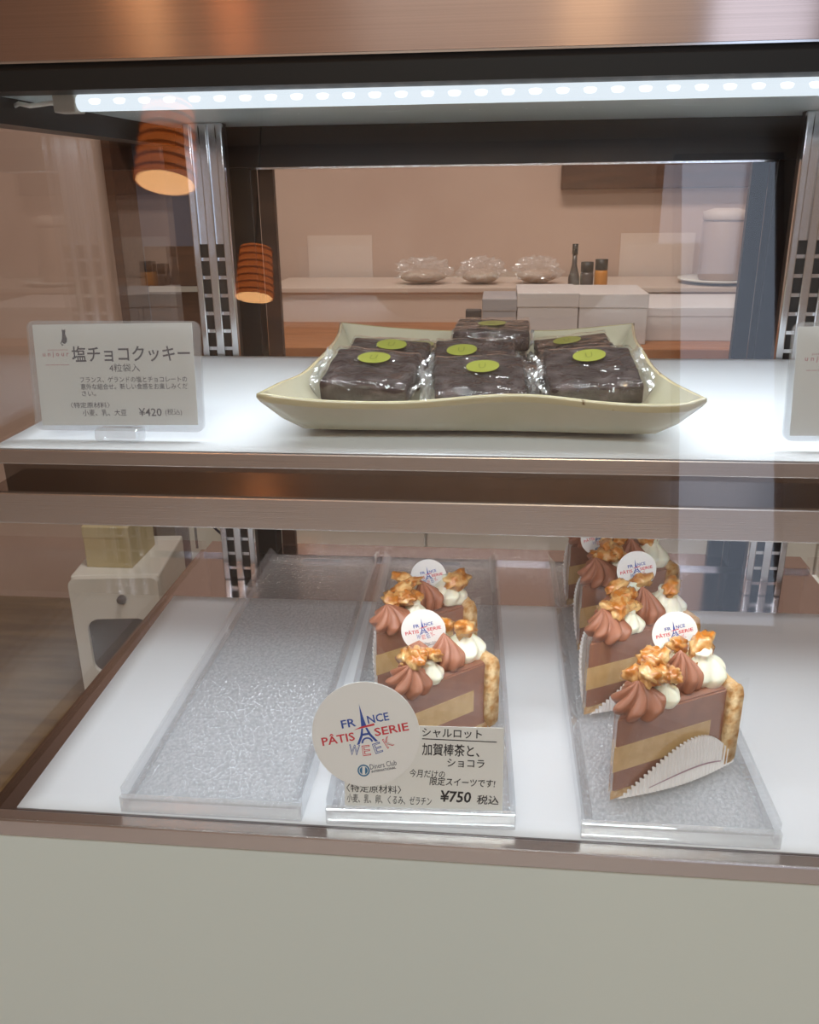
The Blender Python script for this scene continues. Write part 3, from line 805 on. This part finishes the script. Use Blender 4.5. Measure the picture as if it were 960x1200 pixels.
# ================================================================== CERAMIC DISH
PX, PY = 0.004, 0.208
def dish():
    root = empty('ceramic_dish', (PX, PY, SH), (0, 0, 0), 'cream glazed rectangular ceramic dish with wavy flared rim', 'dish')
    N = 30   # points per side
    def ring(a, b, z, cz, bow, wav):
        pts = []
        for sd in range(4):
            for k in range(N):
                t = -1 + 2 * k / N
                if sd == 0: x, y = t, -1
                elif sd == 1: x, y = 1, t
                elif sd == 2: x, y = -t, 1
                else: x, y = -1, -t
                m_ = 1 - t * t                       # 1 mid-side, 0 corner
                X, Y = x * a, y * b
                if sd in (0, 2): Y -= y * bow * m_
                else: X -= x * bow * m_
                zz = z + cz * (t * t) ** 1.5
                zz += wav * noise.noise(Vector((X * 14, Y * 14, 2.0)))
                if sd == 0: zz += wav * 0.9 * math.sin(PI * (t + 0.25) * 1.3)
                pts.append((X, Y, zz))
        return pts
    A, B = 0.128, 0.142
    rings_in = [(0.010, 0.010, 0.0060, 0, 0, 0), (0.060, 0.070, 0.0060, 0, 0, 0), (0.094, 0.100, 0.0062, 0, 0.001, 0), (0.104, 0.110, 0.0080, 0.001, 0.003, 0.0004),
                (0.114, 0.122, 0.0145, 0.002, 0.005, 0.0010), (0.1215, 0.133, 0.0225, 0.0035, 0.007, 0.002), (A - 0.0015, B - 0.0015, 0.0295, 0.005, 0.009, 0.0028)]
    rim = [(A - 0.0015, B - 0.0015, 0.0295, 0.005, 0.009, 0.0028), (A - 0.0002, B - 0.0002, 0.0302, 0.005, 0.009, 0.0028), (A + 0.0012, B + 0.0012, 0.0298, 0.005, 0.009, 0.0028), (A + 0.0014, B + 0.0014, 0.0276, 0.005, 0.009, 0.0028), (A - 0.0002, B - 0.0002, 0.0252, 0.0045, 0.009, 0.0028)]
    rings_out = [rim[-1], (0.118, 0.129, 0.0135, 0.0025, 0.0065, 0.0012), (0.108, 0.115, 0.0050, 0.001, 0.004, 0.0004), (0.096, 0.102, 0.0022, 0, 0.002, 0), (0.090, 0.096, 0.0014, 0, 0.001, 0)]
    rings_foot = [(0.090, 0.096, 0.0014, 0, 0.001, 0), (0.088, 0.094, 0.0004, 0, 0.001, 0), (0.060, 0.070, 0.0004, 0, 0, 0), (0.01, 0.01, 0.0020, 0, 0, 0)]
    def surf(name, rs, mat, cap0=False, cap1=False):
        v, f = [], []; n_ = 4 * N
        for r in rs: v += ring(*r)
        for i in range(len(rs) - 1):
            for k in range(n_): f.append((i * n_ + k, i * n_ + (k + 1) % n_, (i + 1) * n_ + (k + 1) % n_, (i + 1) * n_ + k))
        if cap0: f.append(tuple(range(n_ - 1, -1, -1)))
        if cap1: f.append(tuple((len(rs) - 1) * n_ + k for k in range(n_)))
        return mesh(name, v, f, mat, root, smooth=True)
    surf('dish_bowl', rings_in, 'ceramic', cap0=True)
    surf('rim', rim, 'ceramic_rim'); surf('dish_side', rings_out, 'ceramic'); surf('foot', rings_foot, 'ceramic_foot', cap1=True)
dish()

# ================================================================== WRAPPED BROWNIES
BW, BD, BH = 0.060, 0.058, 0.014
def brownie_mesh(seed):
    bm = bmesh.new(); bm_box(bm, -BW / 2, BW / 2, -BD / 2, BD / 2, 0, BH, 0.0022, 3)
    bmesh.ops.subdivide_edges(bm, edges=[e for e in bm.edges if e.calc_length() > 0.01], cuts=9, use_grid_fill=True)
    for vv in bm.verts:
        vv.co += Vector((noise.noise(vv.co * 70 + Vector((seed, 0, 0))), noise.noise(vv.co * 70 + Vector((0, seed, 0))), noise.noise(vv.co * 60 + Vector((0, 0, seed))))) * 0.0011
    return bm_mesh(bm, 'brownie')
def wrap_mesh(seed, fin, curl=0.0):
    nx, ny = 54, 34
    hx, hy = BW / 2 + fin, 0.0310
    v, f = [], []
    def sst(e0, e1, x): t = max(0, min(1, (x - e0) / (e1 - e0))); return t * t * (3 - 2 * t)
    for top in (1, 0):
        for j in range(ny + 1):
            for i in range(nx + 1):
                x = -hx + 2 * hx * i / nx; y = -hy + 2 * hy * j / ny
                k = sst(hx - 0.0005, BW / 2 - 0.001, abs(x)) * sst(hy + 0.0, BD / 2 - 0.001, abs(y))
                wr = noise.noise(Vector((x * 90, y * 90, seed))) * 0.0014 + abs(noise.noise(Vector((x * 40, y * 200, seed + 5)))) * 0.0012
                mid = 0.005 + 0.003 * noise.noise(Vector((x * 30, y * 60, seed + 9)))
                edge = max(0, abs(x) - BW / 2) / 0.014
                mid += curl * (max(0, abs(x) - BW / 2) / fin) ** 1.5
                mid += 0.004 * edge * math.sin(y * 240 + seed) * 0.5
                zt = mid + (BH + 0.0016 - mid) * k + (wr if k > 0.02 else wr)
                zb = mid - (mid + 0.0004) * k
                xx = x * (1 + 0.02 * noise.noise(Vector((y * 40, seed, 0)))); yy = y
                v.append((xx, yy, zt if top else min(zb, zt - 0.0002)))
    w_ = nx + 1; off = w_ * (ny + 1)
    for j in range(ny):
        for i in range(nx):
            a = j * w_ + i; f.append((a, a + 1, a + 1 + w_, a + w_)); f.append((off + a, off + a + w_, off + a + 1 + w_, off + a + 1))
    for i in range(nx):
        f.append((i, off + i, off + i + 1, i + 1)); b = ny * w_ + i; f.append((b, b + 1, off + b + 1, off + b))
    for j in range(ny):
        a = j * w_; f.append((a, a + w_, off + a + w_, off + a)); b = a + nx; f.append((b, off + b, off + b + w_, b + w_))
    me = bpy.data.meshes.new('wrapper'); me.from_pydata(v, [], f); me.update(); return me
def seal_mesh():
    v, f = [], []; n_ = 44
    for i in range(n_ + 1):
        y = -0.031 + 0.062 * i / n_; z = (0.0007 if i % 2 else -0.0007) + 0.0022 * math.sin(y * 150)
        for q in range(5): v.append((-0.004 + 0.002 * q, y, z + 0.0009 * math.sin(q * 1.9 + y * 300)))
    for i in range(n_):
        for q in range(4): a = i * 5 + q; f.append((a, a + 1, a + 6, a + 5))
    me = bpy.data.meshes.new('end_seal'); me.from_pydata(v, [], f); me.update(); me.materials.append(M('seal_film')); return me
seal_me = seal_mesh()
stk_me = outline_mesh([[(0.0115 * math.cos(a) * (1 + 0.03 * math.sin(2 * a)), 0.0088 * math.sin(a)) for a in [2 * PI * k / 40 for k in range(40)]]], 0, 0.0003, 'sticker'); stk_me.materials.append(M('sticker'))
stp_me = text_mesh('U', -0.003, 0.003, -0.0035, 0.0035, 0.0004, shear=0.3); stp_me.materials.append(M('sticker_print'))
def packet(x, y, z, rx, ry, rz, seed, label, sx=0.0, sy=0.008, fin=0.003, curl=0.0):
    p = empty('wrapped_brownie', (x, y, z), (rx, ry, rz), label, 'brownie', 'wrapped brownies in the dish')
    link('brownie', brownie_mesh(seed), 'brownie', p, smooth=True)
    link('clear_wrapper', wrap_mesh(seed, fin, curl), 'wrap', p, smooth=True)
    for sd in (-1, 1): link('end_seal', seal_me, None, p, (sd * (BW / 2 + fin * 0.9), 0, 0.0055 + curl * 0.85), (0, -sd * curl * 95, 0)).scale.x = fin / 0.0085
    s = link('sticker', stk_me, None, p, (sx, sy, BH + 0.0030), (0, 0, 0.2)); link('emblem', stp_me, None, s, (0, 0, 0.0001))
    return p
ZP = SH + 0.0068
rad = math.radians
DZ = SH     # heights below are above the shelf paper; the dish floor is 0.006 up
packet(-0.0715, 0.168, DZ + 0.0174, rad(14), rad(3.0), rad(-4), 1.3, 'wrapped brownie with bright round sticker in the front left corner of the dish', 0.0, 0.010, 0.0060, 0.0085)
packet(0.0040, 0.160, DZ + 0.0142, rad(15.6), 0, rad(3), 2.7, 'wrapped brownie at the middle of the dish front, sugar dusted', 0.002, 0.008, 0.0075)
packet(0.0795, 0.168, DZ + 0.0188, rad(16), rad(-3.0), rad(3), 3.9, 'wrapped brownie nearest the front right corner of the dish, on top of another', 0.0, 0.012, 0.0060, 0.0075)
packet(-0.0010, 0.226, DZ + 0.0148, rad(17), 0, rad(2), 4.4, 'wrapped brownie leaning behind the front middle one', -0.010, 0.006)
packet(-0.0685, 0.227, DZ + 0.0160, rad(14.5), rad(4), rad(-2), 5.2, 'wrapped brownie behind the front left one, sticker half covered', 0.002, 0.012)
packet(-0.0590, 0.283, DZ + 0.0098, rad(4), rad(3), rad(-2), 6.6, 'wrapped brownie against the back left rim of the dish', 0.010, 0.008)
packet(0.0090, 0.283, DZ + 0.0085, rad(3), 0, rad(1), 7.1, 'wrapped brownie under the topmost one at the back rim, middle', 0.0, -0.018)
packet(0.0110, 0.292, DZ + 0.0272, rad(3), 0, rad(-2), 8.3, 'topmost dark wrapped brownie against the back rim, middle', 0.0, -0.004)
packet(0.0775, 0.283, DZ + 0.0130, rad(7), rad(-6), rad(3), 9.5, 'wrapped brownie tilted against the back right corner of the dish', -0.004, 0.008)
packet(0.0650, 0.220, DZ + 0.0068, 0, 0, rad(2), 10.8, 'wrapped brownie lying flat under the front right one', 0.0, 0.0)

# ================================================================== KITCHEN SIDE BACKGROUND
ct = empty('back_counter', (0.3, 1.5, FLOOR_Z), (0, 0, 0), 'long kitchen counter with wood top and white cabinet doors', 'counter')
H = 0.05 - FLOOR_Z
box('counter_top', -0.92, 1.4, 0.0, 0.66, H - 0.035, H, 'wood_orange', ct, bev=0.003)
box('carcass', -0.90, 1.38, 0.04, 0.66, 0.08, H - 0.035, 'plastic_white', ct)
for k in range(5):
    x0 = -0.90 + k * 0.456
    dd = box('cabinet_door', x0, x0 + 0.45, 0.020, 0.040, 0.09, H - 0.05, 'plastic_white', ct, bev=0.003)
    box('door_handle', x0 + 0.40, x0 + 0.415, 0.004, 0.020, H - 0.25, H - 0.12, 'chrome', dd)
box('plinth', -0.90, 1.38, 0.07, 0.66, 0, 0.08, 'black', ct)
RZ = 0.14
rs = empty('counter_riser', (0.3, 1.88, 0.05), (0, 0, 0), 'long low beige riser at the back of the kitchen counter', 'riser')
box('riser_board', -0.90, 1.38, 0.0, 0.28, 0.075, 0.09, 'riser_beige', rs, bev=0.003)
box('riser_front', -0.90, 1.38, 0.01, 0.022, 0.0, 0.075, 'riser_beige', rs)
def carton(name, x0, x1, y0, y1, z0, h, mat, label, lid=True):
    c = empty(name, ((x0 + x1) / 2, (y0 + y1) / 2, z0), (0, 0, 0), label, 'box')
    hx, hy = (x1 - x0) / 2, (y1 - y0) / 2
    box('box_body', -hx, hx, -hy, hy, 0, h * 0.9, mat, c, bev=0.002)
    box('lid', -hx - 0.001, hx + 0.001, -hy - 0.001, hy + 0.001, h * 0.72, h, mat, c, bev=0.002)
carton('pastry_box', -0.02, 0.055, 1.55, 1.70, 0.05, 0.10, 'grey_card', 'small grey carton on the back counter behind the dish')
carton('pastry_box', 0.057, 0.190, 1.55, 1.74, 0.05, 0.112, 'pale_card', 'pale carton on the back counter next to the small grey carton')
carton('pastry_box', 0.192, 0.34, 1.55, 1.74, 0.05, 0.110, 'pale_card', 'pale carton on the back counter below the white notice')
carton('pastry_box', 0.345, 0.62, 1.60, 1.86, 0.05, 0.075, 'pale_card', 'low wide pale carton on the counter under the canister')
box('price_strip', -0.058, -0.022, 1.56, 1.58, 0.05, 0.125, 'machine_dark', bev=0.003)
tag(bpy.data.objects['price_strip'], 'small dark block standing beside the small grey carton', 'block')
def bag(x0, x1, label, seed):
    c = empty('bread_bag', ((x0 + x1) / 2, 1.97, RZ), (0, 0, 0), label, 'bag', 'bags of bread on the counter riser')
    hw = (x1 - x0) / 2
    link('clear_bag', blob_mesh(hw * 0.90, 0.06, 0.031, seed, amp=0.22, freq=2.2, sub=4, fine=0.42), 'bag_film', c, (0, 0, 0.037))
    link('bread_loaf', blob_mesh(hw * 0.80, 0.034, 0.018, seed, amp=0.12, sub=3), 'bread', c, (0, 0, 0.020), smooth=True)
bag(-0.262, -0.110, 'clear bag of pale rolls on the riser, behind the dish\'s left half', 3.3)
bag(-0.095, 0.028, 'clear bag of pale rolls on the riser between the other two bags', 5.1)
bag(0.052, 0.178, 'tall clear bag of pale rolls beside the dark bottle', 7.7)
def bottle(x, y, z, r, h, mat, label):
    c = empty('bottle', (x, y, z), (0, 0, 0), label, 'bottle')
    lathe('bottle_body', [(r * 0.9, 0), (r, 0.004), (r, h * 0.6), (r * 0.45, h * 0.75), (r * 0.4, h * 0.88)], mat, c, 20)
    lathe('cap', [(r * 0.5, h * 0.88), (r * 0.5, h)], 'black', c, 16)
bottle(0.197, 1.80, 0.05, 0.014, 0.20, 'machine_dark', 'dark slim bottle standing behind the pale cartons')
def jar(x, y, z, r, h, lab, label):
    c = empty('jar', (x, y, z), (0, 0, 0), label, 'jar')
    lathe('jar_body', [(r * 0.95, 0), (r, 0.003), (r, h * 0.8), (r * 0.9, h * 0.85)], lab, c, 20)
    lathe('lid', [(r * 0.95, h * 0.85), (r * 0.95, h)], 'black', c, 20)
jar(0.228, 1.80, 0.05, 0.016, 0.158, 'machine_dark', 'dark jar behind the pale cartons, next to the slim bottle')
jar(0.262, 1.80, 0.05, 0.016, 0.164, 'orange_label', 'orange jar with black lid behind the pale cartons')
cn = empty('canister', (0.585, 1.98, RZ), (0, 0, 0), 'tall beige canister with pale lid standing on a saucer', 'canister')
lathe('saucer', [(0.05, 0), (0.105, 0.010), (0.105, 0.014), (0.05, 0.008)], 'plastic_white', cn, 40)
lathe('canister_body', [(0.050, 0.008), (0.054, 0.014), (0.054, 0.150), (0.048, 0.158)], 'canister_beige', cn, 32)
lathe('lid', [(0.054, 0.156), (0.056, 0.160), (0.056, 0.176), (0.030, 0.184)], 'riser_beige', cn, 32)
def notice(x0, x1, z0, z1, y, label, lines):
    c = empty('wall_notice', ((x0 + x1) / 2, y, (z0 + z1) / 2), (0, 0, 0), label, 'notice')
    hw, hh = (x1 - x0) / 2, (z1 - z0) / 2
    box('paper_sheet', -hw, hw, -0.002, 0.0, -hh, hh, 'notice_paper', c)
    return c
notice(-0.545, -0.355, 0.115, 0.255, 2.199, 'blank white paper notice on the beige wall behind the dish\'s left side', 0)
notice(0.355, 0.56, 0.10, 0.255, 2.199, 'blank white paper notice on the beige wall left of the canister', 0)
o = box('wall_rail', 0.18, 0.78, 2.165, 2.2, 0.372, 0.47, 'wood_dark', bev=0.004); tag(o, 'dark brown wooden rail fixed on the beige wall', 'rail')
# left of the case, low down: appliance, carton, post and instruction sheet
ap = empty('appliance', (-1.00, 1.62, FLOOR_Z), (0, 0, 0.12), 'white floor standing appliance with rounded dark window', 'appliance')
me = outline_mesh([rrect(-0.12, 0.12, 0.0, 0.36, 0.02, 5), rrect(-0.085, 0.085, 0.07, 0.24, 0.035, 8)], -0.01, 0.01, 'front')
link('front_panel', me, 'plastic_white', ap, (0, 0, 0), (PI / 2, 0, 0))
box('body', -0.12, 0.12, 0.012, 0.30, 0.0, 0.36, 'plastic_white', ap, bev=0.006)
box('window', -0.09, 0.09, 0.004, 0.011, 0.065, 0.245, 'machine_dark', ap)
lathe('knob', [(0.012, 0), (0.012, 0.012), (0.008, 0.016)], 'machine_dark', ap, 16, (0.02, -0.01, 0.30), (PI / 2, 0, 0))
carton('storage_box', -1.10, -0.97, 1.68, 1.85, FLOOR_Z + 0.36, 0.12, 'plastic_cream', 'cream storage box on top of the white appliance')
ps = empty('instruction_board', (-0.86, 1.98, FLOOR_Z), (0, 0, 0), 'white board with dark post and line drawings low beside the counter', 'board')
box('post', -0.085, -0.050, -0.02, 0.02, 0, 0.62, 'post_violet', ps, bev=0.003)
box('panel', -0.050, 0.20, -0.008, 0.008, 0.10, 0.62, 'plastic_white', ps)
for a in (0, 1):
    for (x0, z0, x1, z1) in ((0.0, 0.40, 0.06, 0.34), (0.06, 0.46, 0.14, 0.40), (0.02, 0.50, 0.10, 0.47), (0.08, 0.36, 0.15, 0.38), (-0.03, 0.30, -0.03, 0.42), (-0.03, 0.42, 0.01, 0.42)):
        dx, dz = x1 - x0, z1 - z0; L_ = math.hypot(dx, dz); ux, uz = -dz / L_ * 0.004, dx / L_ * 0.004
        if a == 0:
            mesh('drawn_line', [(x0 - ux, -0.0085, z0 - uz), (x1 - ux, -0.0085, z1 - uz), (x1 + ux, -0.0085, z1 + uz), (x0 + ux, -0.0085, z0 + uz)], [(0, 1, 2, 3)], 'ink_navy', ps)
link('drawn_ring', outline_mesh([circle(-0.015, 0.45, 0.020, 24), circle(-0.015, 0.45, 0.014, 24)], 0.0084, 0.009, 'ring'), 'ink_navy', ps, (0, 0, 0), (PI / 2, 0, 0))
carton('shipping_carton', -0.42, -0.18, 1.22, 1.46, FLOOR_Z, 0.36, 'cardboard', 'brown shipping carton on the floor before the white cabinet doors')
carton('shipping_carton', 0.02, 0.24, 1.25, 1.46, FLOOR_Z, 0.42, 'grey_card', 'grey carton on the floor before the white cabinet doors')

# ================================================================== CUSTOMER SIDE LAMPS (seen as reflections)
def pendant(x, y, z, label):
    p = empty('pendant_lamp', (x, y, z), (0, 0, 0), label, 'pendant lamp', 'orange pendant lamps over the customer side')
    R0, R1, hh = 0.078, 0.062, 0.20
    lathe('shade', [(R0, 0), (R0 * 0.99, 0.002), (R1, hh), (R1 * 0.5, hh + 0.012), (0.01, hh + 0.016)], 'lamp_shade', p, 36)
    for k in range(7):
        t = (k + 0.6) / 7; r = R0 + (R1 - R0) * t
        lathe('shade_rib', [(r, hh * t - 0.004), (r + 0.004, hh * t - 0.003), (r + 0.004, hh * t + 0.003), (r, hh * t + 0.004)], 'lamp_rib', p, 36)
    lathe('diffuser', [(0.005, -0.001), (R0 * 0.93, -0.001), (R0 * 0.93, 0.002), (0.005, 0.002)], 'lamp_disc', p, 36)
    tube('cord', [(0, 0, hh + 0.01), (0, 0, CEIL_Z - z)], 0.003, 'black', p)
    lathe('ceiling_rose', [(0.04, CEIL_Z - z - 0.02), (0.045, CEIL_Z - z)], 'black', p, 24)

pendant(-0.838, -1.55, 1.13, 'orange ribbed pendant lamp hanging nearer the display case')
pendant(-0.958, -2.80, 1.224, 'orange ribbed pendant lamp hanging by the front wall')
def downlight(x, y, label):
    p = empty('downlight', (x, y, CEIL_Z), (0, 0, 0), label, 'downlight', 'recessed downlights over the customer side')
    lathe('trim_ring', [(0.055, -0.006), (0.050, -0.010), (0.055, 0.0)], 'plastic_white', p, 32)
    area_light('spot_lamp', (0, 0, -0.012), (0, 0, 0), 0.045, 0.045, 5.5, (1.0, 0.72, 0.38), p)
downlight(-1.298, -2.6, 'recessed warm ceiling downlight on the pendants\' side of the room')
downlight(0.264, -2.6, 'recessed warm ceiling downlight of the close pair, further from the window')
downlight(0.375, -2.6, 'recessed warm ceiling downlight of the close pair, nearer the window')
